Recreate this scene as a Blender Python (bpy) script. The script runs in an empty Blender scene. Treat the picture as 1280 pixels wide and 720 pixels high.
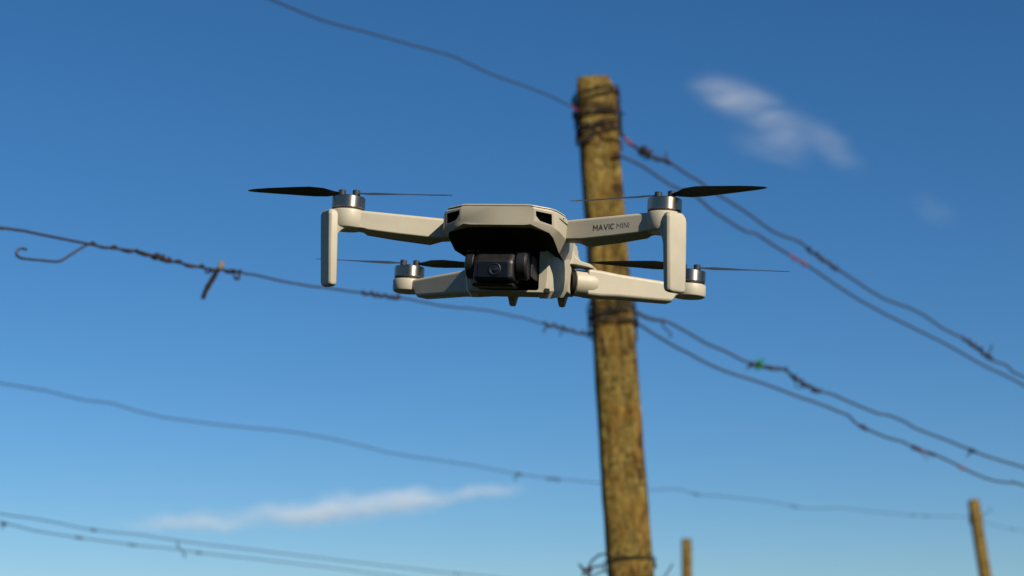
import bpy, bmesh, math, random
from mathutils import Vector, Matrix, Euler, noise as mnoise
rad = math.radians
scene = bpy.context.scene
col = scene.collection
random.seed(7)

# ------------------------------------------------------------------ camera
CAM = Vector((0.0, 0.0, 0.95)); PITCH = rad(12.5); FPX = 2210.0
cam_d = bpy.data.cameras.new('camera'); cam = bpy.data.objects.new('camera', cam_d); col.objects.link(cam)
cam.location = CAM; cam.rotation_euler = (math.pi / 2 + PITCH, 0, 0)
cam_d.sensor_width = 36.0; cam_d.lens = FPX / 1280 * 36.0
cam_d.clip_start = 0.02; cam_d.clip_end = 20000
cam_d.dof.use_dof = True; cam_d.dof.focus_distance = 1.0; cam_d.dof.aperture_fstop = 13.5
scene.camera = cam
RC = Matrix.Rotation(PITCH, 3, 'X')

# ------------------------------------------------------------------ sky, sun, exposure
SUN_AZ, SUN_EL = 40.0, 33.0            # degrees to the right of straight behind the camera, and up
world = bpy.data.worlds.new('World'); scene.world = world; world.use_nodes = True
wn = world.node_tree.nodes; wl = world.node_tree.links; wn.clear()
sky = wn.new('ShaderNodeTexSky'); sky.sky_type = 'NISHITA'; sky.sun_disc = False
sky.sun_elevation = rad(SUN_EL); sky.sun_rotation = rad(180 - SUN_AZ)
sky.altitude = 300; sky.air_density = 1.0; sky.dust_density = 0.0; sky.ozone_density = 8.0
hs = wn.new('ShaderNodeHueSaturation'); hs.inputs['Saturation'].default_value = 1.13; hs.inputs['Hue'].default_value = 0.4975
bg = wn.new('ShaderNodeBackground'); bg.inputs['Strength'].default_value = 0.0518
wo = wn.new('ShaderNodeOutputWorld')
wl.new(sky.outputs[0], hs.inputs['Color']); wl.new(hs.outputs[0], bg.inputs[0]); wl.new(bg.outputs[0], wo.inputs[0])
sd = bpy.data.lights.new('sun', 'SUN'); sun = bpy.data.objects.new('sun', sd); col.objects.link(sun)
sd.energy = 5.0; sd.angle = rad(0.53); sd.color = (1.0, 0.89, 0.72)
sdir = Vector((math.sin(rad(SUN_AZ)) * math.cos(rad(SUN_EL)), -math.cos(rad(SUN_AZ)) * math.cos(rad(SUN_EL)), math.sin(rad(SUN_EL))))
sun.rotation_euler = sdir.to_track_quat('Z', 'Y').to_euler(); sun.location = sdir * 30
scene.view_settings.view_transform = 'Standard'; scene.view_settings.look = 'None'
scene.view_settings.exposure = 0.72; scene.view_settings.gamma = 1.0
scene.cycles.volume_step_rate = 0.35; scene.cycles.volume_bounces = 4

# ------------------------------------------------------------------ helpers
def W(px, py, d):
    """photo pixel and depth along the optical axis -> point in the world"""
    return CAM + RC @ Vector(((px - 640) / FPX * d, d, -(py - 360) / FPX * d))

def tag(o, label=None, cat=None, group=None, kind=None):
    if label: o['label'] = label
    if cat: o['category'] = cat
    if group: o['group'] = group
    if kind: o['kind'] = kind
    return o

def empty(name, loc):
    o = bpy.data.objects.new(name, None); col.objects.link(o); o.location = loc; o.empty_display_size = 0.02
    return o

def link(name, bm, mat, parent=None, smooth=True, bevel=0, seg=2, sub=0):
    bmesh.ops.recalc_face_normals(bm, faces=bm.faces)
    me = bpy.data.meshes.new(name); bm.to_mesh(me); bm.free()
    for m in (mat if isinstance(mat, (list, tuple)) else [mat]): me.materials.append(m)
    for p in me.polygons: p.use_smooth = smooth
    if smooth: me.set_sharp_from_angle(angle=rad(34))
    o = bpy.data.objects.new(name, me); col.objects.link(o)
    if parent: o.parent = parent
    if bevel:
        b = o.modifiers.new('bevel', 'BEVEL'); b.width = bevel; b.segments = seg; b.limit_method = 'ANGLE'; b.angle_limit = rad(28)
        b.harden_normals = True
    if sub:
        s = o.modifiers.new('sub', 'SUBSURF'); s.levels = s.render_levels = sub
    return o

def ring_faces(bm, a, b):
    n = len(a)
    for i in range(n):
        j = (i + 1) % n
        bm.faces.new((a[i], a[j], b[j], b[i]))

def loft(bm, rings, cap=True):
    vs = [[bm.verts.new(p) for p in r] for r in rings]
    for a, b in zip(vs, vs[1:]): ring_faces(bm, a, b)
    if cap: bm.faces.new(vs[0]); bm.faces.new(vs[-1])
    return vs

def add_box(bm, c, s, rotz=0.0):
    x, y, z = (v / 2 for v in s); c = Vector(c); m = Matrix.Rotation(rotz, 3, 'Z')
    r = lambda zz: [c + m @ Vector(p) for p in ((-x, -y, zz), (x, -y, zz), (x, y, zz), (-x, y, zz))]
    loft(bm, [r(-z), r(z)])

def add_cyl(bm, c, profile, n=40, axis='Z'):
    """profile: (r, h) pairs along the axis"""
    c = Vector(c); rings = []
    for r, h in profile:
        ring = []
        for i in range(n):
            a = 2 * math.pi * i / n; u, v = r * math.cos(a), r * math.sin(a)
            ring.append(c + (Vector((u, v, h)) if axis == 'Z' else Vector((h, u, v)) if axis == 'X' else Vector((u, h, v))))
        rings.append(ring)
    loft(bm, rings)

def frames(pts):
    out = []; up = Vector((0.12, 0.3, 0.95)).normalized()
    for i in range(len(pts)):
        t = (pts[min(i + 1, len(pts) - 1)] - pts[max(i - 1, 0)])
        t = t.normalized() if t.length > 1e-9 else Vector((1, 0, 0))
        s = t.cross(up)
        if s.length < 1e-3: s = t.cross(Vector((1, 0, 0)))
        s.normalize(); u = s.cross(t).normalized(); up = u; out.append((t, s, u))
    return out

def add_tube(bm, pts, r, n=8):
    fr = frames(pts); rings = []
    for i, p in enumerate(pts):
        rr = r[i] if isinstance(r, (list, tuple)) else r
        t, s, u = fr[i]
        rings.append([p + s * (rr * math.cos(2 * math.pi * k / n)) + u * (rr * math.sin(2 * math.pi * k / n)) for k in range(n)])
    loft(bm, rings)

def smooth_path(pts, step):
    """Catmull-Rom through pts, resampled"""
    P = [pts[0] * 2 - pts[1]] + list(pts) + [pts[-1] * 2 - pts[-2]]; out = []
    for i in range(1, len(P) - 2):
        a, b, c, d = P[i - 1], P[i], P[i + 1], P[i + 2]
        n = max(2, int((c - b).length / step))
        for k in range(n):
            t = k / n
            out.append(0.5 * ((2 * b) + (c - a) * t + (2 * a - 5 * b + 4 * c - d) * t * t + (3 * b - a - 3 * c + d) * t ** 3))
    out.append(pts[-1]); return out

# ------------------------------------------------------------------ materials
def mat(name, color, rough=0.5, metal=0.0, spec=0.5):
    m = bpy.data.materials.new(name); m.use_nodes = True
    b = m.node_tree.nodes['Principled BSDF']
    b.inputs['Base Color'].default_value = (*color, 1); b.inputs['Roughness'].default_value = rough
    b.inputs['Metallic'].default_value = metal; b.inputs['Specular IOR Level'].default_value = spec
    return m

def node(m, t, **kw):
    n = m.node_tree.nodes.new(t)
    for k, v in kw.items(): setattr(n, k, v)
    return n

def noise_tex(m, vec, scale, detail=4, rough=0.55, dist=0.0):
    n = node(m, 'ShaderNodeTexNoise'); n.inputs['Scale'].default_value = scale; n.inputs['Detail'].default_value = detail
    n.inputs['Roughness'].default_value = rough; n.inputs['Distortion'].default_value = dist
    m.node_tree.links.new(vec, n.inputs['Vector']); return n.outputs['Fac']

def ramp(m, fac, stops):
    r = node(m, 'ShaderNodeValToRGB'); e = r.color_ramp.elements
    while len(e) < len(stops): e.new(0.5)
    for el, (p, c) in zip(e, stops): el.position = p; el.color = (*c, 1) if len(c) == 3 else c
    m.node_tree.links.new(fac, r.inputs['Fac']); return r.outputs['Color']

def mixc(m, fac, a, b, mode='MIX'):
    x = node(m, 'ShaderNodeMix', data_type='RGBA', blend_type=mode); L = m.node_tree.links
    for s, v in ((x.inputs[0], fac), (x.inputs[6], a), (x.inputs[7], b)):
        if isinstance(v, (int, float)): s.default_value = v
        elif isinstance(v, tuple): s.default_value = (*v, 1)
        else: L.new(v, s)
    return x.outputs[2]

def bump(m, h, strength, dist):
    b = node(m, 'ShaderNodeBump'); b.inputs['Strength'].default_value = strength; b.inputs['Distance'].default_value = dist
    m.node_tree.links.new(h, b.inputs['Height'])
    m.node_tree.links.new(b.outputs[0], m.node_tree.nodes['Principled BSDF'].inputs['Normal'])

def objcoord(m, scale=(1, 1, 1)):
    t = node(m, 'ShaderNodeTexCoord'); mp = node(m, 'ShaderNodeMapping'); mp.inputs['Scale'].default_value = scale
    m.node_tree.links.new(t.outputs['Object'], mp.inputs['Vector']); return mp.outputs['Vector']

def plastic(name, color, rough):
    m = mat(name, color, rough, 0, 0.4); v = objcoord(m)
    b = m.node_tree.nodes['Principled BSDF']; L = m.node_tree.links
    f = noise_tex(m, v, 60, 5, 0.6)
    c = ramp(m, f, [(0.3, tuple(x * 0.92 for x in color)), (0.7, tuple(min(1, x * 1.05) for x in color))])
    L.new(c, b.inputs['Base Color'])
    L.new(ramp(m, noise_tex(m, v, 300, 3), [(0.3, (rough - .06,) * 3), (0.7, (rough + .08,) * 3)]), b.inputs['Roughness'])
    bump(m, noise_tex(m, v, 2600, 2), 0.10, 0.00025)
    return m

M_shell = plastic('shell_plastic', (0.315, 0.288, 0.222), 0.5)
M_grey = plastic('grey_plastic', (0.10, 0.10, 0.095), 0.5)
M_black = plastic('black_plastic', (0.006, 0.006, 0.0065), 0.46)
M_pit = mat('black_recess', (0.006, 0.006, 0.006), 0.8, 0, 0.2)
M_blade = plastic('blade_plastic', (0.022, 0.024, 0.028), 0.42)
M_print = mat('print_ink', (0.034, 0.032, 0.029), 0.6)
M_glass = mat('lens_glass', (0.004, 0.004, 0.005), 0.14, 0, 0.25)
M_lens = mat('coated_lens', (0.006, 0.006, 0.010), 0.08, 0, 0.7)
M_metal = mat('turned_aluminium', (0.34, 0.30, 0.25), 0.4, 1.0)
_b = M_metal.node_tree.nodes['Principled BSDF']; _b.inputs['Anisotropic'].default_value = 0.8; _b.inputs['Anisotropic Rotation'].default_value = 0.25
_t = node(M_metal, 'ShaderNodeTangent'); _t.direction_type = 'RADIAL'; _t.axis = 'Z'; M_metal.node_tree.links.new(_t.outputs[0], _b.inputs['Tangent'])
M_metal.node_tree.links.new(ramp(M_metal, noise_tex(M_metal, objcoord(M_metal, (1, 1, 10)), 500, 3), [(0.3, (0.31,) * 3), (0.7, (0.40,) * 3)]), _b.inputs['Roughness'])
M_screw = mat('screw_steel', (0.05, 0.05, 0.052), 0.5, 0.6)

def wood_mat():
    m = mat('weathered_wood', (0.2, 0.15, 0.06), 0.9, 0, 0.15); b = m.node_tree.nodes['Principled BSDF']; L = m.node_tree.links
    iso = objcoord(m); gr = objcoord(m, (1, 1, 0.22)); mid = objcoord(m, (1, 1, 0.45))
    base = ramp(m, noise_tex(m, objcoord(m, (1, 1, 0.34)), 70, 7, 0.74, 0.6), [(0.32, (0.034, 0.016, 0.004)), (0.45, (0.095, 0.058, 0.013)), (0.58, (0.165, 0.115, 0.032)), (0.70, (0.27, 0.20, 0.07))])
    lich = ramp(m, noise_tex(m, mid, 40, 7, 0.78, 0.4), [(0.46, (0, 0, 0)), (0.56, (1, 1, 1))])
    c = mixc(m, lich, base, mixc(m, ramp(m, noise_tex(m, iso, 120, 5, 0.65), [(0.42, (0, 0, 0)), (0.58, (1, 1, 1))]), (0.050, 0.040, 0.010), (0.19, 0.155, 0.052)))
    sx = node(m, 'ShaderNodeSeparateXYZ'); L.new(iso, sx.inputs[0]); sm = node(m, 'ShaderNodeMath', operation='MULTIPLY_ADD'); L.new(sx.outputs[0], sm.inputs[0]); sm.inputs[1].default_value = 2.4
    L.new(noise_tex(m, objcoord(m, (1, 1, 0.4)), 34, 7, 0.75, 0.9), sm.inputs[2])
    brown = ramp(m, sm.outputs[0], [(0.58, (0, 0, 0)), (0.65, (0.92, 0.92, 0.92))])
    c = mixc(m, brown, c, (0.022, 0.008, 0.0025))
    spots = ramp(m, noise_tex(m, iso, 75, 3, 0.5), [(0.67, (0, 0, 0)), (0.71, (1, 1, 1))])
    c = mixc(m, spots, c, (0.30, 0.18, 0.018))
    pale = ramp(m, noise_tex(m, objcoord(m, (1, 1, 0.6)), 55, 5, 0.66), [(0.61, (0, 0, 0)), (0.68, (0.85, 0.85, 0.85))])
    c = mixc(m, pale, c, (0.30, 0.24, 0.115))
    edge = ramp(m, noise_tex(m, objcoord(m, (1, 1, 0.22)), 60, 6, 0.65), [(0.63, (0, 0, 0)), (0.66, (1, 1, 1))])
    c = mixc(m, edge, c, (0.012, 0.005, 0.002))
    c = mixc(m, 1.0, c, (0.88, 0.80, 0.64), 'MULTIPLY')
    L.new(c, b.inputs['Base Color'])
    bump(m, noise_tex(m, objcoord(m, (1, 1, 0.25)), 150, 7, 0.7), 0.7, 0.004)
    return m
M_wood = wood_mat()

def wire_mat(name, dark, rust, rough=0.6):
    m = mat(name, dark, rough, 0.25, 0.4); b = m.node_tree.nodes['Principled BSDF']; v = objcoord(m)
    c = ramp(m, noise_tex(m, v, 38, 5, 0.65), [(0.42, dark), (0.7, rust)])
    m.node_tree.links.new(c, b.inputs['Base Color']); bump(m, noise_tex(m, v, 700, 3), 0.4, 0.0006)
    return m
M_wire = wire_mat('galvanised_wire', (0.026, 0.028, 0.033), (0.040, 0.028, 0.024))
M_rust = wire_mat('rusty_wire', (0.009, 0.008, 0.008), (0.032, 0.013, 0.008), 0.8)
M_red = mat('red_plastic', (0.20, 0.010, 0.012), 0.6)
M_green = mat('green_plastic', (0.006, 0.13, 0.035), 0.4)
M_twig = wire_mat('dry_twig', (0.010, 0.008, 0.006), (0.025, 0.019, 0.010), 0.9)
M_pale = mat('pale_dry_stem', (0.20, 0.15, 0.075), 0.85)

# ------------------------------------------------------------------ ground (below the frame)
def ground():
    bm = bmesh.new(); N = 48; S = 6000.0; g = []
    f = lambda i: math.copysign(abs(i / (N / 2) - 1) ** 3.2, i - N / 2) * S
    for j in range(N + 1):
        g.append([bm.verts.new((f(i), f(j), 0.0)) for i in range(N + 1)])
    for j in range(N):
        for i in range(N): bm.faces.new((g[j][i], g[j][i + 1], g[j + 1][i + 1], g[j + 1][i]))
    for v in bm.verts:
        if v.co.xy.length < 200 and v.co.xy.length > 20: v.co.z = 0.05 * (mnoise.noise(v.co * 0.08) - 1)
    m = mat('vineyard_soil_and_grass', (0.05, 0.05, 0.02), 0.95, 0, 0.1); v = objcoord(m)
    c = ramp(m, noise_tex(m, v, 1.1, 8, 0.7), [(0.35, (0.020, 0.014, 0.008)), (0.55, (0.024, 0.031, 0.009)), (0.75, (0.045, 0.050, 0.016))])
    m.node_tree.links.new(c, m.node_tree.nodes['Principled BSDF'].inputs['Base Color'])
    bump(m, noise_tex(m, v, 40, 6, 0.7), 0.8, 0.04)
    tag(link('ground', bm, m), kind='structure')
ground()

# ------------------------------------------------------------------ wooden posts
def make_post(name, top, low, r_top, r_low, label, seed, rows=150, seg=40, chamfer=True):
    """round hewn stake from the ground to `top`; `low` is a second point on its axis"""
    ax = (low - top); ax = ax / ax.z * -1.0                       # per metre downward
    foot = top + ax * (top.z + 0.02); H = (foot - top).length
    root = tag(empty(name, foot), label, 'post', 'wooden posts of the vineyard trellis')
    up = (top - foot).normalized(); q = Vector((0, 0, 1)).rotation_difference(up); root.rotation_mode = 'QUATERNION'; root.rotation_quaternion = q
    bm = bmesh.new(); rings = []
    for j in range(rows + 1):
        t = j / rows; z = H * t; r0 = r_low + (r_top - r_low) * t; ring = []
        for i in range(seg):
            a = 2 * math.pi * i / seg; ca, sa = math.cos(a), math.sin(a)
            ca, sa = math.cos(a + 0.03), math.sin(a + 0.03); sq = (abs(ca) ** 5 + abs(sa) ** 5) ** (-1 / 5); ca, sa = math.cos(a), math.sin(a)   # squared, as hewn
            p = Vector((ca * 1.6, sa * 1.6, z * 1.3 + seed * 7.1))
            r = r0 * sq * 0.965 * (1 + 0.05 * mnoise.noise(p) + 0.035 * mnoise.noise(p * 3.7) + 0.03 * mnoise.noise(p * 9) + 0.022 * mnoise.noise(p * 23))
            g = mnoise.noise(Vector((ca * 9, sa * 9, z * 1.6 + seed)))  # long grooves
            r -= r0 * 0.06 * max(0.0, g - 0.14) * 3
            r -= r0 * 0.012 * mnoise.noise(Vector((ca * 22, sa * 22, z * 14)))
            zz = z
            ring.append(Vector((r * ca, r * sa, zz)))
        rings.append(ring)
    if chamfer:                                                    # hewn top: bevelled to the right, slightly domed
        hh = r_top
        for k in (0.0, 0.5, 1.0):
            ring = []
            for p in rings[-1 - 0] if k == 0.0 else base:
                x = p.x / r_top; sh = 0.30 + 0.16 * max(0, x) if k else 0
                f = 1 - k * (0.30 if x > 0 else 0.05)
                ring.append(Vector((p.x * f, p.y * (1 - 0.15 * k), p.z + hh * 0.70 * k)))
            if k == 0.0: base = ring
            else: rings.append(ring)
        topz = max(p.z for p in rings[-1])
        cap = [Vector((p.x * 0.93, p.y * 0.9, topz + 0.001 + 0.002 * mnoise.noise(p * 60))) for p in rings[-1]]
        rings.append(cap)
    else:
        rings.append([Vector((p.x * 0.9, p.y * 0.9, p.z + r_top * 0.12)) for p in rings[-1]])
    loft(bm, rings)
    link('shaft', bm, M_wood, root)
    return root
D_MAIN = 3.4
T0, T1 = W(745, 118, 3.48), W(787.5, 716, 3.26)
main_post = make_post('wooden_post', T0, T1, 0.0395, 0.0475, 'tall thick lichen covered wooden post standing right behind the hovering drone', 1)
make_post('wooden_post', W(858, 675, 12.6), W(858.5, 722, 12.5), 0.037, 0.040, 'short looking upright distant post at the bottom edge, without any wire on it', 2, 60, 24, False)
make_post('wooden_post', W(1217, 627, 11.6), W(1232, 722, 11.3), 0.036, 0.044, 'distant leaning post at lower right with thin wire wrapped near its top', 3, 60, 24, False)

def post_axis(py):                                               # point on the main post's axis seen at pixel row py
    t = (py - 118) / (716 - 118); px = 745 + (787.5 - 745) * t
    d = 1 / (1 / 3.48 + (1 / 3.26 - 1 / 3.48) * t)
    return px, d
POST_DIR = (T1 - T0).normalized()

# ------------------------------------------------------------------ wires of the trellis
def path(pts, d0, d1):
    """pixel polyline whose inverse depth runs evenly from d0 to d1 (a wire straight in space)"""
    x0, x1 = pts[0][0], pts[-1][0]
    out = []
    for p in pts:
        t = (p[0] - x0) / (x1 - x0); d = 1 / (1 / d0 + (1 / d1 - 1 / d0) * t)
        out.append(W(p[0], p[1], d))
    return out

def at(P, pts, px):
    """point of the wire P (built from pts) seen at column px"""
    for (a, b), (A, B) in zip(zip(pts, pts[1:]), zip(P, P[1:])):
        if a[0] <= px <= b[0]: return A.lerp(B, (px - a[0]) / max(1e-6, b[0] - a[0]))
    return P[-1] if px > pts[-1][0] else P[0]

def coil(P, r, turns, rw, phase=0.0, irr=0.35):
    """a strand wound round the polyline P"""
    fr = frames(P); L = [0.0]
    for a, b in zip(P, P[1:]): L.append(L[-1] + (b - a).length)
    out = []; n = max(24, int(turns * 12))
    for k in range(n + 1):
        s = L[-1] * k / n; i = 0
        while i < len(L) - 2 and L[i + 1] < s: i += 1
        p = P[i].lerp(P[i + 1], (s - L[i]) / max(1e-9, L[i + 1] - L[i])); t, a, u = fr[i]
        ph = phase + 2 * math.pi * turns * k / n + irr * 2.2 * mnoise.noise(Vector((k * 0.13, phase, 1)))
        rr = r * (1 + irr * mnoise.noise(Vector((k * 0.21, phase * 3, 5))))
        out.append(p + a * (rr * math.cos(ph)) + u * (rr * math.sin(ph)))
    return out

WR = 0.00155
def wire(label, pts, d0, d1, r=WR, m=None, group='trellis wires strung between the posts'):
    P = path(pts, d0, d1)
    left, right = pts[0][0] < 0, pts[-1][0] > 1280
    run = [P[0] + (P[0] - P[4]).normalized() * k for k in (3.2, 1.6)] if left or pts[0][1] < -100 else []
    out = [P[-1] + (P[-1] - P[-5]).normalized() * k for k in (2.0, 4.5)] if right or pts[-1][1] > 740 else []
    o = tag(empty('trellis_wire', P[-1]), label, 'wire', group)
    S = smooth_path(run + P + out, 0.03); S = [p + Vector((0, 0, 0.0012)) * mnoise.noise(p * 22) for p in S]
    bm = bmesh.new(); add_tube(bm, [p - o.location for p in S], r, 8)
    link('strand', bm, m or M_wire, o)
    return o, P, pts

def wire_part(w, name, P, r, m, n=7):
    bm = bmesh.new(); add_tube(bm, [p - w[0].location for p in P], r, n)
    return link(name, bm, m, w[0])

def twist(w, x0, x1, turns, r=0.0026, rw=0.0013, m=None, name='twisted_splice', ph=0.0, loose=0.35):
    P = [at(w[1], w[2], x0 + (x1 - x0) * k / 14) for k in range(15)]
    if name == 'wire_knot': wire_part(w, name, coil(P, r * 0.95, turns * 0.6, rw, ph + 2.6, loose + 0.45), rw * 0.8, m or M_rust)
    return wire_part(w, name, coil(P, r * (0.72 if name != 'twisted_splice' else 0.85), turns * 1.15, rw, ph, loose + 0.25), rw * 1.1, m or M_rust)

def spur(w, px, py, tips, rw=0.0012, m=None, name='wire_end'):
    """a cut end sticking out of the wire: pixel points at the wire's own depth"""
    b = at(w[1], w[2], px); d = (RC.transposed() @ (b - CAM)).y
    P = [b] + [W(x, y, d + 0.004 * math.sin(i * 2.1)) for i, (x, y) in enumerate(tips)]
    return wire_part(w, name, smooth_path(P, 0.004), rw, m or M_rust)

# upper left
wa = wire('bare top wire rising from the main post head to the upper left edge',
     [(-60, -150), (150, -72), (270, -28), (335, -2), (400, 24), (455, 39), (500, 52), (545, 64), (570, 72), (610, 91), (655, 107), (690, 121), (716, 134), (727, 141)], 2.2, 3.46)
# middle left, with the hook
wb_pts = [(-160, 258), (0, 284.5), (50, 292.5), (110, 305), (140, 310), (175, 315), (200, 322), (240, 332), (265, 336), (290, 338), (310, 342), (321, 343.5), (347, 350), (372, 355),
          (408, 360), (454, 366), (498, 372), (515, 375), (551, 382), (595, 386), (623, 391), (659, 399), (681, 405), (706, 410), (720, 415), (740, 418)]
wb = wire('twisted left wire below the drone with an open hook at its end', wb_pts, 1.55, 3.38, 0.00145)
def at_b(px, py):
    b = at(wb[1], wb[2], px); d = (RC.transposed() @ (b - CAM)).y; return W(px, py, d)
wire_part(wb, 'hooked_tail', smooth_path([at_b(x, y) for x, y in ((116, 305), (109, 306), (100, 311), (88, 318.5), (78, 325), (70, 327), (52, 325.5), (36, 324), (26, 322.5), (20.5, 318.5), (21.5, 313.5), (27, 310.5), (33, 312))], 0.004), 0.00135, M_wire)
twist(wb, 113, 196, 2.6, 0.0023, 0.0012, ph=1.0)
twist(wb, 168, 300, 4.2, 0.0030, 0.0012, ph=2.2, loose=0.6)
twist(wb, 192, 212, 3.0, 0.0030, 0.0013, name='wire_knot')
spur(wb, 288, 340, [(293, 338), (299, 343), (298, 349), (294, 348), (293, 344)], 0.0016)
spur(wb, 256, 335, [(258, 341), (263, 340), (262, 335)], 0.0012)
twist(wb, 452, 500, 4.5, 0.0030, 0.0016, name='wire_knot', ph=0.6)
spur(wb, 496, 372, [(498, 366), (497, 361)], 0.0013)
twist(wb, 678, 738, 4.5, 0.0036, 0.0020, ph=0.2, loose=0.5)
spur(wb, 684, 405, [(681, 412), (679, 415)], 0.0014); spur(wb, 706, 410, [(702, 415), (700, 419)], 0.0014)
# lower left and on behind the post
wc_pts = [(-120, 462), (0, 479), (59, 489), (107, 500.5), (140, 504), (172, 514), (214, 523), (285, 532), (356, 539), (416, 549), (475, 563), (505, 569), (594, 582.5), (647, 592.5), (701, 599), (751, 604),
          (809, 612), (839, 611), (854, 613), (870, 618), (897, 620), (936, 624), (967, 628), (993, 633), (1014, 636), (1053, 635), (1092, 640), (1141, 644), (1157, 645), (1206, 646), (1218, 647.5), (1233, 654), (1268, 662), (1290, 665), (1400, 690)]
wc = wire('long sagging wire passing behind the main post to the distant leaning post', wc_pts, 3.6, 13.5, 0.0015)
for a, b in ((690, 700), (645, 652), (866, 874), (988, 998), (1138, 1144), (1154, 1160), (1262, 1268)):
    twist(wc, a, b, 2.0, 0.0038, 0.0019, name='barb')
spur(wc, 648, 593, [(644, 597), (643, 601)], 0.002); spur(wc, 692, 598, [(688, 600), (683, 598)], 0.002); spur(wc, 697, 598, [(697, 603)], 0.0024)
# the two at the bottom left
wd = wire('upper of the two parallel wires crossing the bottom left corner', [(-120, 620), (0, 642), (59, 651), (113, 662), (178, 669), (237, 678), (356, 692), (475, 706.5), (570, 717), (640, 724), (900, 756)], 3.7, 8.0, 0.0013)
we = wire('lower of the two parallel wires crossing the bottom left corner', [(-120, 634), (0, 653), (42, 663), (98, 672), (166, 681), (226, 687.5), (249, 691), (356, 703), (445, 714), (520, 724), (800, 762)], 3.6, 8.0, 0.0013)
for w, a, b in ((wd, 114, 120), (we, 94, 102), (we, 245, 252), (we, 160, 170), (wd, 566, 576), (we, 2, 8)):
    twist(w, a, b, 2, 0.0028, 0.0015, name='barb')
spur(we, 226, 687, [(222, 682), (222, 677)], 0.0018); spur(we, 228, 688, [(230, 692), (231, 697)], 0.0018); spur(we, 4, 653, [(4, 657), (3, 660)], 0.002)
# right side, upper pair
r1_pts = [(768, 158), (776, 165), (782, 174), (793, 183), (807, 190), (818, 198), (834, 200), (843, 207), (863, 220.5), (874, 226), (885, 235.5), (910, 251), (938, 269), (966, 289), (988, 298), (1001, 303), (1014, 314), (1047, 336.5), (1072, 353), (1105, 373),
          (1139, 386), (1163, 399), (1179, 411), (1205, 423), (1225, 437), (1240, 450), (1257, 456), (1267, 466), (1280, 471), (1420, 545)]
ra = wire('upper wire of the high right pair, knotted beside the post', r1_pts, 3.4, 4.3, 0.0025)
r2_pts = [(770, 191), (778, 195.5), (802, 207), (815.5, 216), (832, 227.5), (849, 236), (871, 246), (885, 259), (904, 272), (932, 289), (942, 290.5), (954.5, 298), (971, 309), (990, 320.5), (1002, 327), (1010, 332), (1035, 349), (1059, 365.5), (1102, 390), (1148, 413), (1188, 433), (1224, 454), (1264, 473), (1280, 482), (1420, 560)]
rb = wire('lower wire of the high right pair with two red clips', r2_pts, 3.4, 4.3, 0.0025)
twist(ra, 779, 806, 3, 0.0035, 0.0017, ph=1); twist(ra, 801, 812, 5, 0.0075, 0.0021, name='wire_knot', loose=0.5); twist(ra, 812, 838, 3.2, 0.0052, 0.0020, name='wire_knot', ph=2)
spur(ra, 832, 199, [(833, 195), (832, 190)], 0.0016); spur(ra, 806, 190, [(803, 196), (808, 199), (813, 196)], 0.0014)
twist(ra, 1010, 1048, 4, 0.0048, 0.0020, name='wire_knot', ph=.4); twist(ra, 1204, 1242, 4.5, 0.0056, 0.0022, name='wire_knot', ph=1.7)
spur(ra, 1234, 443, [(1238, 438), (1240, 431)], 0.0018)
# right side, lower pair
r3_pts = [(780, 383), (793, 389), (806, 396), (816, 399), (829, 401), (841, 405), (861, 416.5), (881, 428), (902, 437), (922, 447), (938, 454), (950, 456), (963, 460), (972, 459), (985, 465), (995, 472), (1003, 479), (1024, 489), (1042, 493.5), (1064, 503), (1098, 517), (1109, 518.5), (1131, 527), (1144, 535), (1175, 547), (1215, 563), (1242, 573), (1280, 584), (1420, 628)]
rc = wire('upper wire of the low right pair, with a green scrap tied to it', r3_pts, 3.36, 4.3, 0.0025)
r4_pts = [(778, 394), (795, 403), (810, 412.5), (833, 427), (861, 442), (892, 458), (922, 469), (953, 478.5), (983, 490), (1003, 498), (1020, 503), (1049, 515), (1060, 518.5), (1068, 527), (1080, 534.5), (1109, 547), (1127, 552), (1147, 561), (1164, 567), (1175, 571), (1198, 582), (1220, 593), (1247, 602), (1267, 603.5), (1280, 607), (1420, 655)]
rd = wire('lowest right wire, kinked, running from the post to the right edge', r4_pts, 3.36, 4.3, 0.0025)
twist(rc, 797, 830, 4.5, 0.0030, 0.0018, ph=.3); spur(rc, 828, 401, [(829, 408), (835, 413.5), (839, 418.5), (837, 421)], 0.0016)
twist(rc, 938, 966, 3.5, 0.0045, 0.0019, name='wire_knot'); twist(rc, 964, 997, 1.0, 0.0075, 0.0016, ph=3.4, loose=0.1); twist(rc, 994, 1026, 4.5, 0.0056, 0.0022, name='wire_knot', ph=.9)
spur(rc, 996, 474, [(994, 482), (1000, 485), (1006, 481)], 0.0012); twist(rc, 1212, 1219, 2.5, 0.0035, 0.0019, name='wire_knot'); spur(rc, 1215, 563, [(1211, 568), (1208, 571)], 0.0016)
twist(rd, 1076, 1084, 2.5, 0.0035, 0.0020, name='wire_knot'); twist(rd, 1141, 1152, 2.5, 0.0038, 0.0021, name='wire_knot'); twist(rd, 1160, 1170, 2, 0.0030, 0.0018, name='wire_knot')
spur(rd, 1152, 563, [(1156, 571), (1160, 575)], 0.0010)

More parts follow.
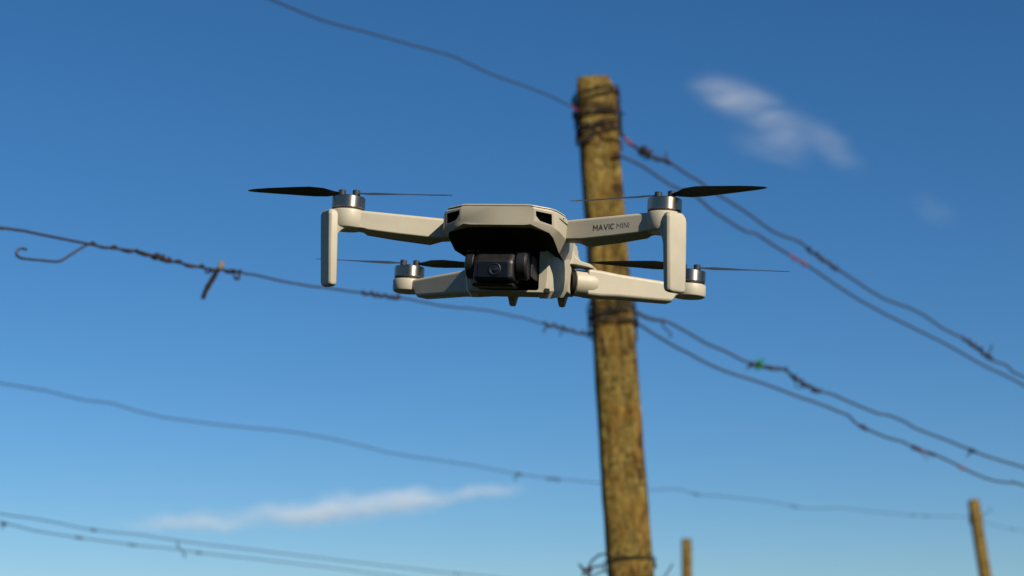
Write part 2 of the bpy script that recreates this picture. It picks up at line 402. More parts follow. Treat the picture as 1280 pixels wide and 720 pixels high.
# wire bindings round the posts
def binding(label, rows, loose=(), m=None, nm='wire_binding', r=0.0017, grow=1.05):
    """rows: (pixel row at the left, at the right, half width in px) of each turn round the main post"""
    px, d = post_axis(rows[0][0]); base = W(px, rows[0][0], d)
    o = tag(empty(nm, base), label, 'wire binding', 'rusty wires bound round the main post')
    for (yl, yr, hw, dip) in rows:
        P = []
        for k in range(41):
            a = 2 * math.pi * k / 40; c, s = math.cos(a), math.sin(a)
            py = (yl + yr) / 2 + c * (yr - yl) / 2 - s * dip
            px, d = post_axis(py); rr = hw * d / FPX * grow * (abs(c) ** 5 + abs(s) ** 5) ** (-1 / 5)
            P.append(W(px, py, d) + Vector((c * rr, -s * rr, 0)) + Vector((0, 0, 0.0025 * mnoise.noise(Vector((c * 2, s * 2, py))))) - base)
        bm = bmesh.new(); add_tube(bm, P[:-1] + [P[0].lerp(P[-1], 0.5)], r, 7); link('turn', bm, m or M_rust, o)
    for pts, dd, rr in loose:
        px, d = post_axis(pts[0][1])
        P = smooth_path([W(x, y, d + dd) - base for x, y in pts], 0.004)
        bm = bmesh.new(); add_tube(bm, P, rr, 7); link('wire_end', bm, m or M_rust, o)
    return o
binding('tangle of rusty wire turns bound round the head of the main post',
        [(126, 114, 26, 2), (132, 116, 26.5, -2), (137, 143, 26.5, 3), (142, 147, 26.5, 1), (149, 143, 27, 0), (154, 148, 27, 4), (158, 164, 26.5, -3), (171, 152, 27, 2), (176, 158, 26.5, 3), (178, 163, 27, -1)],
        [([(769, 112), (775, 118), (773, 127), (777, 126)], -0.02, 0.0016), ([(768, 130), (775, 137), (774, 142), (781, 142)], -0.02, 0.0018), ([(718, 120), (715, 128), (719, 136), (716, 146), (722, 150)], -0.01, 0.0019),
         ([(771, 110), (770, 122), (774, 131), (772, 140)], -0.03, 0.0022), ([(722, 178), (734, 172), (742, 163), (745, 160)], -0.052, 0.0028), ([(722, 174), (736, 175), (744, 166)], -0.054, 0.0024),
         ([(772, 172), (777, 180), (776, 188), (771, 193)], -0.02, 0.0018), ([(738, 168), (744, 178), (752, 180)], -0.05, 0.0013)])
binding('dark wire turns bound round the main post just below the drone',
        [(386, 378, 28, 2), (394, 381, 28, 1), (403, 388, 28, 3), (408, 398, 28, 9), (411, 412, 28.5, 10), (398, 402, 28, -6)],
        [([(735, 410), (741, 404), (752, 400), (768, 393)], -0.052, 0.0018), ([(792, 392), (797, 400), (795, 408), (796, 427)], -0.01, 0.0018)])
binding('single rusty wire turn tied round the lowest visible part of the main post',
        [(708, 703, 30, 8), (733, 727, 30, 5)],
        [([(757, 706), (748, 708), (740, 709), (733, 713), (726, 708), (724, 705)], -0.045, 0.0020), ([(735, 713), (738, 704), (744, 697), (751, 693), (759, 693)], -0.03, 0.0019),
         ([(725, 706), (730, 714), (735, 711), (737, 720), (742, 730)], -0.045, 0.0022), ([(728, 720), (734, 710), (740, 713), (733, 718), (739, 722)], -0.05, 0.0022), ([(740, 722), (748, 716), (757, 714)], -0.045, 0.0016),
         ([(818, 704), (820, 707), (819, 711)], -0.02, 0.0018)])
o = tag(empty('wire_tail', W(832, 722, 3.3)), 'faint loose wire end poking up right of the main post at the bottom', 'wire end')
bm = bmesh.new(); add_tube(bm, [p - o.location for p in smooth_path([W(780, 748, 3.3), W(812, 742, 3.3), W(832, 719, 3.3), W(837, 711, 3.3), W(841, 705, 3.3)], 0.006)], 0.0013, 7); link('strand', bm, M_wire, o)
# wire turn on the distant leaning post
c0 = W(1220, 650, 11.55); bm = bmesh.new()
for k in range(5): add_tube(bm, [Vector((0.042 * math.cos(a), 0.042 * math.sin(a), 0.012 * k - 0.02 + 0.008 * math.sin(a + k))) for a in [2 * math.pi * i / 24 for i in range(25)]], 0.004, 6)
add_tube(bm, [Vector((0.04, -0.01, 0.03)), Vector((0.07, -0.02, 0.05)), Vector((0.10, -0.02, 0.06)), Vector((0.085, -0.02, 0.085))], 0.0025, 6)
w_ = link('wire_binding', bm, M_rust); w_.location = c0; tag(w_, 'thin wire turns round the head of the distant leaning post', 'wire binding')

# small things caught on the wires
def bit(name, label, cat, w, px, dpts, r, m, group=None):
    b = at(w[1], w[2], px); d = (RC.transposed() @ (b - CAM)).y
    o = tag(empty(name, b), label, cat, group)
    P = smooth_path([W(x, y, d - 0.003) - b for x, y in dpts], 0.003); bm = bmesh.new()
    n = len(P); add_tube(bm, P, [r * (0.7 + 0.3 * math.sin(math.pi * k / max(1, n - 1))) for k in range(n)], 8)
    fr = frames(P); k = n // 2; t, s, u = fr[k]                     # a loop of it round the wire
    link('strip', bm, m, o)
    bm = bmesh.new(); add_tube(bm, [P[k] + s * (0.0042 * math.cos(a)) + u * (0.0042 * math.sin(a)) + t * 0.0016 * a for a in [i * 0.6 for i in range(16)]], r * 0.55, 6); link('loop', bm, m, o)
    return o
bit('plastic_clip', 'red plastic scrap on the high right wire touching the main post', 'clip', ra, 783, [(779, 170), (784, 176), (789, 180)], 0.0026, M_red, 'red scraps on the wires')
bit('plastic_clip', 'left one of two red clips side by side on the high right wire', 'clip', rb, 990, [(986, 317), (990, 321), (993, 322)], 0.0026, M_red, 'red scraps on the wires')
bit('plastic_clip', 'right one of two red clips side by side on the high right wire', 'clip', rb, 1002, [(998, 325), (1002, 328), (1005, 329)], 0.0030, M_red, 'red scraps on the wires')
bit('plastic_clip', 'small red scrap at the left side of the post head', 'clip', wa, 716, [(714, 132), (716, 134), (718, 135)], 0.0018, M_red, 'red scraps on the wires')
bit('plastic_clip', 'pinkish red scrap on the lowest right wire nearest the right edge', 'clip', rd, 1200, [(1196, 582), (1200, 584), (1204, 585)], 0.0022, M_red, 'red scraps on the wires')
bit('plastic_clip', 'dark red scrap beside a knot on the lowest right wire', 'clip', rd, 1149, [(1146, 560), (1149, 562), (1152, 564)], 0.0020, M_red, 'red scraps on the wires')
g = bit('plastic_tie', 'bright green plastic tie knotted on the low right wire', 'tie', rc, 949, [(933, 461), (940, 457), (947, 457), (951, 451), (956, 449)], 0.0026, M_green)
d_ = at(rc[1], rc[2], 949); dd = (RC.transposed() @ (d_ - CAM)).y
bm = bmesh.new(); add_tube(bm, [W(x, y, dd - 0.006) - g.location for x, y in ((946, 451), (951, 453), (951, 459), (947, 461), (944, 457))], 0.0034, 7); link('knot', bm, M_green, g)
# dry tendril hanging from the left wire
b0 = at(wb[1], wb[2], 272); d_ = (RC.transposed() @ (b0 - CAM)).y
tw = tag(empty('dry_twig', b0), 'dark dry twig with pale tip caught on the left twisted wire', 'twig')
bm = bmesh.new(); P = smooth_path([W(x, y, d_ - 0.003) - b0 for x, y in ((275, 334), (271, 340), (265, 350), (260, 358), (256, 366), (253.5, 374))], 0.004)
n = len(P); add_tube(bm, P, [0.0030 * (0.55 + 0.55 * math.sin(0.4 + 2.5 * k / n)) + 0.0004 * math.sin(k * 2.3) for k in range(n)], 8); link('stem', bm, M_twig, tw)
bm = bmesh.new(); add_tube(bm, [W(x, y, d_ - 0.005) - b0 for x, y in ((274, 336), (276.5, 331), (278, 327))], [0.0022, 0.003, 0.0022], 8)
for tip in ((282, 325.5), (273.5, 326.5)): add_tube(bm, [W(277, 331, d_ - 0.005) - b0, W(*tip, d_ - 0.006) - b0], 0.0008, 5)
link('tip', bm, M_pale, tw)

# ------------------------------------------------------------------ the drone (built in millimetres, nose towards -Y)
RD = Matrix((((0.970578, 0.234384, 0.055152),(-0.240132, 0.959078, 0.150018),(-0.017733, -0.158848, 0.987144))))
TD = Vector((8.887, 1041.075, 37.071)) * 0.001
BASE = Vector((0, 0, -49.0))
drone = empty('camera_drone', CAM + RC @ (TD + RD @ (BASE * 0.001)))
drone.rotation_euler = (RC @ RD).to_euler(); drone.scale = (1, 1, 1)
tag(drone, 'small beige folding quadcopter drone hovering in front of the wooden post', 'drone')
def mm(bm):
    for v in bm.verts: v.co = (v.co - BASE) * 0.001
    return bm
ORG = {}
def part(name, bm, m, parent=None, **kw):
    mm(bm)
    lo = Vector([min(v.co[i] for v in bm.verts) for i in range(3)]); hi = Vector([max(v.co[i] for v in bm.verts) for i in range(3)]); c = (lo + hi) / 2
    for v in bm.verts: v.co -= c
    o = link(name, bm, m, parent or drone, **kw); ORG[o] = c
    o.location = c - (ORG[parent] if parent else Vector())
    return o

def full(y, half):
    R_ = [Vector((x, y, z)) for x, z in half]; L_ = [Vector((-x, y, z)) for x, z in reversed(half) if x > 1e-6]
    return R_ + L_

# upper shell with the two corner openings of the nose
bm = bmesh.new()
secs = [(-71.0, [(0, -3.4), (18, -3.4), (20.0, -3.7), (20.7, -4.6), (20.7, -11.6), (19.0, -13.2), (15, -13.6), (0, -13.6)]),
        (-66.0, [(0, -3.1), (20, -3.1), (29, -4.4), (31.0, -5.7), (31.0, -14.0), (28.6, -17.0), (18, -14.2), (0, -14.0)]),
        (-61.0, [(0, -2.9), (22, -2.9), (31, -4.3), (33.4, -6.4), (33.2, -15.5), (30.0, -19.0), (21, -15.0), (0, -14.4)]),
        (-46.0, [(0, -2.4), (24, -2.4), (32.5, -4.0), (34.6, -6.4), (34.0, -17.0), (30.0, -24.0), (23, -20.5), (0, -20)]),
        (-20.0, [(0, -1.4), (22, -1.4), (29, -3.2), (31.4, -5.8), (30.6, -19.0), (27.5, -25.0), (20, -26), (0, -26)]),
        (25.0, [(0, 0.0), (15, 0.0), (21, -2.0), (23.5, -5.0), (23.0, -16.0), (21, -21), (16, -24), (0, -24)]),
        (56.0, [(0, -1.0), (13, -1.0), (18, -3.0), (20, -6.0), (19.5, -15.0), (18, -19), (13, -21), (0, -21)]),
        (63.0, [(0, -4.0), (10, -4.0), (14, -6.0), (15, -8.0), (15.0, -12.0), (14, -16), (9, -17), (0, -17)])]
vs = loft(bm, [full(y, h) for y, h in secs])
for v in bm.verts:
    if v.co.y < -65: v.co.y += (-v.co.z - 3.4) * 0.13 - 0.6
bm.faces.ensure_lookup_table()
pits = []
for f in bm.faces:
    c = f.calc_center_median()
    if -70 < c.y < -65 and abs(c.x) > 24 and -12 < c.z < -7: pits.append(f)
for f in pits:
    bmesh.ops.recalc_face_normals(bm, faces=bm.faces)
    nrm = f.normal.copy()
    bmesh.ops.inset_region(bm, faces=[f], thickness=1.65, depth=0.0)
    f.material_index = 1
    low = sorted(f.verts, key=lambda v: v.co.z)[:2]; inner = min(low, key=lambda v: abs(v.co.x))
    bmesh.ops.bevel(bm, geom=[inner], offset=2.3, segments=1, affect='VERTICES', material=-1)
    f = max((q_ for q_ in bm.faces if q_.material_index == 1 and (q_.calc_center_median().x > 0) == (nrm.x > 0)), key=lambda q_: q_.calc_area())
    bmesh.ops.bevel(bm, geom=list(f.verts), offset=0.75, segments=2, profile=0.5, affect='VERTICES', material=-1)
    f = max((q_ for q_ in bm.faces if q_.material_index == 1 and (q_.calc_center_median().x > 0) == (nrm.x > 0)), key=lambda q_: q_.calc_area())
    r = bmesh.ops.extrude_face_region(bm, geom=[f]); nf = [e for e in r['geom'] if isinstance(e, bmesh.types.BMFace)]
    vv = {v for q_ in nf for v in q_.verts}
    bmesh.ops.translate(bm, verts=list(vv), vec=-nrm * 6.0)
    cc = sum((v.co for v in vv), Vector()) / len(vv)
    for v in vv: v.co = cc + (v.co - cc) * 0.92
    for q_ in nf:
        q_.material_index = 1
        for e in q_.edges:
            for g_ in e.link_faces: g_.material_index = 1
    if f.is_valid: bmesh.ops.delete(bm, geom=[f], context='FACES_ONLY')
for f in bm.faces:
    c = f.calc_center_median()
    if f.material_index == 0 and -67 < c.y < -25 and abs(c.x) < 29.5 and -26 < c.z < -13.9 and f.normal.z < -0.3: f.material_index = 1  # underside of the nose blackened: its shade is put into the colour
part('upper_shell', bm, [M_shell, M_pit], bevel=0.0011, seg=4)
for s in (-1, 1):                                                 # dark sensor glass deep in each opening
    bm = bmesh.new(); add_box(bm, (s * 24.2, -63.2, -9.0), (7.0, 0.8, 6.2), s * rad(26.5)); part('sensor_window', bm, M_pit, bevel=0.0004)
# thin lid on top, a hair proud of the shell
bm = bmesh.new(); rings = []
for y, h in secs:
    yy = y - 0.75 if y < -60 else y
    a, b_ = h[1], h[2]
    rings.append([Vector((x, yy, z)) for x, z in ((0, a[1] + 1.1), (a[0], a[1] + 1.1), (b_[0], b_[1] + 1.0), (b_[0] + 0.35, b_[1] + 0.25), (a[0], a[1] + 0.22), (0, a[1] + 0.22),
                                                  (-a[0], a[1] + 0.22), (-b_[0] - 0.35, b_[1] + 0.25), (-b_[0], b_[1] + 1.0), (-a[0], a[1] + 1.1))])
loft(bm, rings); part('top_cover', bm, M_shell, bevel=0.0003, seg=2)
bm = bmesh.new(); rings = []
for y, h in secs:                                                 # the dark joint under the lid
    a, b_ = h[1], h[2]; rings.append([Vector((x, y + (0.3 if y < 0 else -0.3), z)) for x, z in ((a[0], a[1] + 0.8), (b_[0] - 0.3, b_[1] + 0.7), (b_[0] - 0.3, b_[1] - 0.4), (a[0], a[1] - 0.5), (-a[0], a[1] - 0.5), (-b_[0] + 0.3, b_[1] - 0.4), (-b_[0] + 0.3, b_[1] + 0.7), (-a[0], a[1] + 0.8))])
loft(bm, rings); part('lid_joint', bm, M_pit)
for s in (-1, 1):                                                 # side seam running back from the nose corner
    bm = bmesh.new(); pts = [(31.5, -64.4, -8.0), (33.42, -61.0, -8.3), (34.62, -46, -8.9), (33.2, -34, -9.3)]
    loft(bm, [[Vector((s * (x + dx), y, z + dz)) for dx, dz in ((-1, -.3), (.02, -.3), (.02, .3), (-1, .3))] for x, y, z in pts]); part('shell_seam', bm, M_pit)

# lower shell: two cheeks, floor, back block
def lower_shell():
    bm = bmesh.new()
    tilt = lambda z: (-z - 20) * 0.13
    for s in (-1, 1):                                              # two cheeks with rounded outer corners
        plan = lambda g: [(17.6, -38.5), (22.4 - g, -38.5), (25.2 - g, -37.0), (26.8 - g, -33.0), (27.6 - g, -15.0), (25.8 - g, 6.0), (17.6, 6.0)]
        rings = []
        for z, g in ((-20.0, 0.0), (-38.0, 0.2), (-44.8, 1.0), (-48.6, 3.2)): rings.append([Vector((s * x, y + (tilt(z) * .45 + (3.5 if z < -48 else 0) if y < -20 else 0), z + (max(0, y + 38.5) * 0.15 if z < -35 else 0))) for x, y in plan(g)])
        loft(bm, rings)
    loft(bm, [[Vector((x, y, z + (y + 37) * 0.15)) for x, z in ((-19, -44.6), (19, -44.6), (20.5, -45.4), (22.0, -45.6 - k), (-22.0, -45.6 - k), (-20.5, -45.4))] for y, k in ((-37.4, 0.0), (-31.5, 2.9), (6, 2.7))])
    # rear block
    loft(bm, [[Vector((x, y, z)) for x, z in ((-18 + k, zt), (18 - k, zt), (21 - k, zt - 4), (21 - k, zb + 4), (17 - k, zb), (-17 + k, zb), (-21 + k, zb + 4), (-21 + k, zt - 4))]
              for y, zt, zb, k in ((5.5, -18, -40.5, -1), (34, -16, -36.5, 0), (56, -14, -31, 3), (60, -16, -28, 6))])
    return bm
part('lower_shell', lower_shell(), M_shell, bevel=0.0010, seg=3)
for s in (-1, 1):                                                 # rounded inner corner between cheek and floor
    bm = bmesh.new(); prof = [(18.0, -45.0)] + [(18.0 - 3 + 3 * math.cos(a), -42.0 - 3 * math.sin(a)) for a in [math.pi / 2 * k / 6 for k in range(6, -1, -1)]]
    loft(bm, [[Vector((s * x, y + (-z - 45) * 0.06, z + 0.15 * (y + 37))) for x, z in prof] for y in (-37.0, -12)]); part('corner_fillet', bm, M_shell)
# gimbal bay: black liner behind and above the camera
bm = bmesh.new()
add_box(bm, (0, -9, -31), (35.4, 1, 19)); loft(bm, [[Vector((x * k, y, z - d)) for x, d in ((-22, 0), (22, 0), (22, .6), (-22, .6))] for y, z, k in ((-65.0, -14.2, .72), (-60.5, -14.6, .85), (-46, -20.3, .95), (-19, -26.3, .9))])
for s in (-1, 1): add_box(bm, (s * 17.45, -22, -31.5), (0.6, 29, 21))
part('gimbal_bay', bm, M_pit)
for s in (1,):
    bm = bmesh.new(); add_box(bm, (s * 22.2, -36.2, -44.6), (2.6, 2.6, 2.4), s * rad(30)); part('charging_port', bm, M_pit)
for s in (-1, 1):                                                 # belly feet near the rear
    bm = bmesh.new(); loft(bm, [[Vector((s * 15.3 + x * w, 37 + y * w, z)) for x, y in ((-1, -1.4), (1, -1.4), (1.25, 0), (1, 1.4), (-1, 1.4), (-1.25, 0))] for z, w in ((-34, 3.2), (-38.5, 2.3), (-42.4, 1.55), (-43.0, 1.1))])
    part('foot', bm, M_shell, bevel=0.0004)

for x, y, z, r in ((34.0, -55.0, -6.9, 0.35), (33.8, -51.5, -7.6, 0.3)):
    bm = bmesh.new(); add_cyl(bm, (x, y, z), [(r, -0.6), (r, 0.35)], 12, 'X' if x > 30 else 'Y'); part('screw', bm, M_pit)
# gimbal camera
bm = bmesh.new()
loft(bm, [[Vector((x, y, z)) for y, z in ((-46, -25.2), (-56.5, -25.4), (-60.2, -29.2), (-62.5, -32.6), (-62.5, -42.2), (-59, -43.4), (-46, -43))] for x in (-14.6, -12.6, 6.6, 8.6)])
for v in bm.verts:
    if abs(v.co.x + 3) > 11.0: v.co.y += 1.2; v.co.z += 0.6 if v.co.z < -40 else -0.6
part('gimbal_camera', bm, M_black, bevel=0.0015, seg=4)
cam_part = bpy.context.scene.objects[-1] if False else [c for c in drone.children if c.name == 'gimbal_camera'][0]
bm = bmesh.new(); add_box(bm, (-3.0, -62.7, -37.4), (17, 0.6, 8.6)); part('lens_panel', bm, M_glass, parent=cam_part, bevel=0.0002)
bm = bmesh.new(); add_cyl(bm, (-1.4, -62.9, -37.2), [(3.4, 0), (3.4, -0.9), (3.0, -1.1), (2.6, -0.6)], 32, 'Y'); part('lens_ring', bm, M_black, parent=cam_part)
bm = bmesh.new(); add_cyl(bm, (-1.4, -63.0, -37.2), [(2.5, -0.3), (1.9, -0.75), (1.0, -1.0), (0.2, -1.05)], 32, 'Y'); part('lens', bm, M_lens, parent=cam_part)
bm = bmesh.new(); add_cyl(bm, (0, -52.5, -33.2), [(6.6, -20.2), (8.0, -19.4), (8.2, -15.2), (7.4, -14.8)], 40, 'X'); part('pitch_bearing', bm, M_black, bevel=0.0003)
bm = bmesh.new(); add_cyl(bm, (0, -52.5, -33.0), [(7.6, 9.0), (8.4, 9.6), (8.4, 14.4), (7.2, 15.4)], 40, 'X'); part('pitch_motor', bm, M_black, bevel=0.0003)
bm = bmesh.new()
loft(bm, [[Vector((x, y, z)) for x, z in ((15.2, -26), (16.8, -27.5), (17.0, -40), (15.0, -39))] for y in (-51, -44, -24)])
loft(bm, [[Vector((x, y, z)) for y, z in ((-24, -26), (-20, -26), (-20, -40), (-24, -40))] for x in (-14, 18.4)])
part('gimbal_arm', bm, M_black, bevel=0.0008)
bm = bmesh.new(); loft(bm, [[Vector((x, y, z)) for y, z in ((-56, -43.6), (-47, -43.6), (-46, -45.4), (-57.5, -46.0), (-58.8, -44.6))] for x in (-15.5, 8.0)]); part('gimbal_cradle', bm, M_black, bevel=0.0006)

# arms
def arm_rings(bm, A, B, secA, stations):
    """stations: (t, [(u, z)...]) in a frame that runs from A to B, u to the arm's front side"""
    ax = (B - A); ax.z = 0; axn = ax.normalized(); fr = Vector((axn.y, -axn.x, 0))
    if fr.y > 0: fr = -fr
    rings = []
    for t, prof in stations:
        c = A.lerp(B, t); rings.append([c + fr * u + Vector((0, 0, z)) for u, z in prof])
    loft(bm, rings); return axn, fr

def front_arm(s):
    A = Vector((s * 31, -39.5, -6.0)); B = Vector((s * 91, -60, -4.2)); bm = bmesh.new()
    def P(h, keel, w=5.8): return [(-w, 0), (w - 1.0, 0), (w, -1.0), (w, -h), (w - 1.2, -h - keel * .18), (-3.4, -h - keel), (-w, -h - keel * .7)]
    axn, fr = arm_rings(bm, A, B, None, [(0.0, P(10.5, 0.2)), (0.13, P(11.2, 0.8)), (0.24, P(11.6, 3.2)), (0.55, P(11.3, 2.7)), (0.80, P(10.8, 2.0)), (0.84, P(10.4, 0.8)), (0.97, P(10.0, 0.3))])
    o = part('front_arm', bm, M_shell, bevel=0.0008, seg=3)
    # motor housing with the shoulder of the leg
    bm = bmesh.new(); add_cyl(bm, (s * 90.7, -59, 0), [(7.6, -15.4), (9.0, -14.6), (9.8, -12.6), (10.0, -5.4), (9.5, -4.3)], 48); part('motor_housing', bm, M_shell, parent=o, bevel=0.0003)
    # landing leg: flat blade facing outwards and forwards
    n = Vector((s * math.sin(rad(45)), -math.cos(rad(45)), 0)); t = Vector((math.cos(rad(45)) * s, math.sin(rad(45)), 0)); c = Vector((s * 97.9 - (1.8 if s < 0 else 0), -66.2, 0))
    bm = bmesh.new(); rings = []
    for z, w, d, off in ((-5.2, 4.4, 1.2, -.6), (-5.8, 5.6, 2.0, -.2), (-8, 6.6, 2.5, 0), (-20, 6.5, 2.5, 0), (-46.5, 6.1, 2.3, .2), (-48.2, 5.7, 2.0, .2), (-49, 4.2, 1.2, .2)):
        rings.append([c + n * (off + a) + t * b_ + Vector(((-z - 6) * (0.052 - s * 0.016), 0, z)) for a, b_ in ((d, -w + 1.2), (d, w - 1.2), (d - 1.2, w), (-d, w), (-d - 1.0, w - 2), (-d - 1.0, -w + 2), (-d, -w), (d - 1.2, -w))])
    loft(bm, rings); part('landing_leg', bm, M_shell, bevel=0.0006, seg=3)
    # web that joins housing and leg, rounded underneath
    bm = bmesh.new(); rings = []
    for k, zb in ((0.0, -15.2), (0.35, -15.6), (0.58, -16.6), (0.76, -18.4), (0.9, -21.0), (1.0, -25.0)):
        p = Vector((s * 90.7, -59, 0)).lerp(c - n * 2.4, k); w = 9.4 + (5.4 - 9.4) * k
        rings.append([p + t * w + Vector((0, 0, -5.6)), p - t * w + Vector((0, 0, -5.6)), p - t * w + Vector((0, 0, zb + 1)), p - t * (w - 1) + Vector((0, 0, zb)), p + t * (w - 1) + Vector((0, 0, zb)), p + t * w + Vector((0, 0, zb + 1))])
    loft(bm, rings); part('leg_shoulder', bm, M_shell, parent=o, bevel=0.0008, seg=3)
    return o, A, B, axn, fr

def rear_arm(s):
    bm = bmesh.new(); A = Vector((s * 31, 26, -23.4)); B = Vector((s * 89, 59, -24.8))
    def P(w, top, bot): return [(-w, top), (w - 1.2, top), (w, top - 1.2), (w, bot + 1.4), (w - 1.4, bot), (-w, bot)]
    arm_rings(bm, A, B, None, [(0.0, P(6.4, 1.6, -14.6)), (0.12, P(6.4, 1.4, -14.6)), (0.30, P(5.8, 0.6, -13.6)), (0.70, P(5.4, -0.2, -12.8)), (0.81, P(5.2, -0.5, -12.5)), (0.855, P(5.0, -0.6, -8.0)), (0.98, P(5.0, -0.6, -7.4))])
    o = part('rear_arm', bm, M_shell, bevel=0.0010, seg=3)
    bm = bmesh.new(); add_cyl(bm, (s * 89, 59, 0), [(8.6, -32.6), (9.6, -31.8), (9.9, -30.6), (9.9, -25.6), (9.4, -24.6)], 48); part('motor_housing', bm, M_shell, parent=o, bevel=0.0003)
    bm = bmesh.new(); ax = (B - A); ax.z = 0; ax.normalize(); q = Vector((1, 0, 0)).rotation_difference(ax).to_matrix(); c = Vector((s * 28.6, 25.0, -30.4))
    b2 = bmesh.new(); add_cyl(b2, (0, 0, 0), [(7.3, -4.6), (7.8, -4.2), (8.1, 2.0), (8.0, 6.0), (7.2, 9.0)], 36, 'X')
    for v in b2.verts: v.co = c + q @ v.co
    part('hinge_barrel', b2, M_shell, parent=o, bevel=0.0003); bm.free()
    bm = bmesh.new(); add_cyl(bm, (0, 0, 0), [(7.0, -7.0), (7.0, -4.3)], 36, 'X')
    for v in bm.verts: v.co = c + q @ v.co
    part('hinge_gap', bm, M_pit, parent=o)
    # hinge bracket above the barrel: curved wing of the fuselage
    bm = bmesh.new(); rings = []
    for x, zt, zb, y0, y1 in ((21, -6, -21, 14, 33), (23.8, -6.5, -20.5, 15, 33), (24.6, -11.6, -20.3, 15.5, 32.5), (26.4, -15.8, -20.3, 16, 32.5), (30.0, -18.2, -20.8, 17, 33), (35.0, -19.4, -21.6, 19, 34), (36.4, -20.2, -21.6, 21, 33)):
        rings.append([Vector((s * x, y, z)) for y, z in ((y0, zt), (y1, zt), (y1, zb), (y0, zb))])
    loft(bm, rings); part('hinge_bracket', bm, M_shell, bevel=0.0006, seg=3)
    # body block that carries the hinge
    bm = bmesh.new(); add_box(bm, (s * 20.2, 17, -29.5), (7.6, 26, 17)); part('hinge_block', bm, M_shell, bevel=0.0012, seg=3)
    return o

arms = {s: front_arm(s) for s in (-1, 1)}
for s in (-1, 1): rear_arm(s)

# motors and propellers
def motor(x, y, z, ang, cw):
    bm = bmesh.new(); add_cyl(bm, (x, y, z), [(8.7, -4.6), (9.0, -4.4), (9.0, -3.2)], 48); o = part('motor', bm, M_black)
    bm = bmesh.new(); add_cyl(bm, (x, y, z), [(9.1, -3.35), (9.45, -3.0), (9.45, 3.0), (9.1, 3.4), (8.4, 3.45), (2.0, 3.5)], 64); part('motor_bell', bm, M_metal, parent=o)
    # propeller: hub plate, two posts, two blades
    ca, sa = math.cos(ang), math.sin(ang); ex = Vector((ca, sa, 0)); ey = Vector((-sa, ca, 0)); c = Vector((x, y, z))
    bm = bmesh.new()
    loft(bm, [[c + ex * u * w + ey * v * w + Vector((0, 0, h)) for u, v in ((-7.2, -2.0), (7.2, -2.0), (7.2, 2.0), (-7.2, 2.0))] for h, w in ((3.4, 1), (4.2, 1))])
    add_cyl(bm, c, [(3.4, 3.4), (3.4, 4.6), (2.6, 5.0)], 24)
    p = part('propeller', bm, M_blade, bevel=0.0002)
    for sgn in (-1, 1):
        bm = bmesh.new(); add_cyl(bm, c + ex * (sgn * 4.1), [(2.1, 3.6), (2.15, 7.5), (1.9, 7.75)], 24); part('blade_root', bm, M_blade, parent=p)
        bm = bmesh.new(); add_cyl(bm, c + ex * (sgn * 4.1), [(1.2, 7.7), (1.2, 8.0), (1.0, 8.05)], 16); part('screw', bm, M_screw, parent=p)
        bm = bmesh.new(); rings = []
        for r, ch, tw, off in ((4.0, 3.6, 4, 0), (8, 5.4, 16, 0), (14, 9.6, 19, .8), (22, 12.0, 16, 1.2), (34, 11.0, 12, .8), (46, 9.0, 9, .2), (54, 6.6, 7, -.6), (58.5, 3.8, 6, -1.2), (60, 1.2, 6, -1.6)):
            t = rad(tw) * cw * sgn * sgn; prof = []
            for u, h in ((-.5, 0), (-.3, .45), (0, .62), (.3, .42), (.5, 0), (.3, -.10), (0, 0.0), (-.3, -.05)):
                cu = (u * ch + off) * sgn * cw; th = 1.3 - 0.8 * r / 60
                v_, hh = cu * math.cos(t) , h * th + (u * ch + off) * math.sin(abs(t)) * 1.0
                prof.append(c + ex * (sgn * r) + ey * v_ + Vector((0, 0, 5.6 + hh + 0.012 * r)))
            rings.append(prof)
        loft(bm, rings); part('blade', bm, M_blade, parent=p)
    return o
motor(-90.7, -59, 0, rad(6), 1); motor(90.7, -59, 0, rad(-20), -1)
motor(-89, 59, -19.8, rad(8), -1); motor(89, 59, -19.8, rad(12), 1)

# lettering printed on the arm to the right
o, A, B, axn, fr = arms[1]
ax3 = (B - A).normalized(); upv = Vector((0, 0, 1))
def stroke(bm, pts, w, org):
    for a, b_ in zip(pts, pts[1:]):
        a = Vector(a); b_ = Vector(b_); d = (b_ - a)
        if d.length < 1e-6: continue
        d.normalize(); a2 = a - d * w * .35; b2 = b_ + d * w * .35; nn = Vector((-d.y, d.x)) * w / 2
        q = [a2 + nn, a2 - nn, b2 - nn, b2 + nn]
        lo = [org + ax3 * p.x + upv * p.y + fr * 5.78 for p in q]; hi = [p + fr * 0.06 for p in lo]
        loft(bm, [lo, hi])
GL = {'M': (1.05, [[(0, 0), (0, 1), (.5, .38), (1, 1), (1, 0)]]), 'A': (.95, [[(0, 0), (.5, 1), (1, 0)], [(.2, .32), (.8, .32)]]), 'V': (.95, [[(0, 1), (.5, 0), (1, 1)]]),
      'I': (0.0, [[(0, 0), (0, 1)]]), 'C': (.85, [[(.5 + .5 * math.cos(a), .5 + .5 * math.sin(a)) for a in [rad(50 + 260 * k / 12) for k in range(13)]]]), 'N': (.85, [[(0, 0), (0, 1), (1, 0), (1, 1)]])}
def word(text, x, wt, hgt, name):
    bm = bmesh.new()
    for ch in text:
        wd_, strokes = GL[ch]; cw_ = wd_ * hgt * .86
        for st in strokes: stroke(bm, [(x + p[0] * cw_, p[1] * hgt) for p in st], wt, A + upv * -7.6)
        x += cw_ + hgt * .36
    part(name, bm, M_print, parent=o, smooth=False); return x
xe = word('MAVIC', 22.6, 0.62, 2.75, 'lettering'); word('MINI', xe + 0.9, 0.33, 2.75, 'lettering')

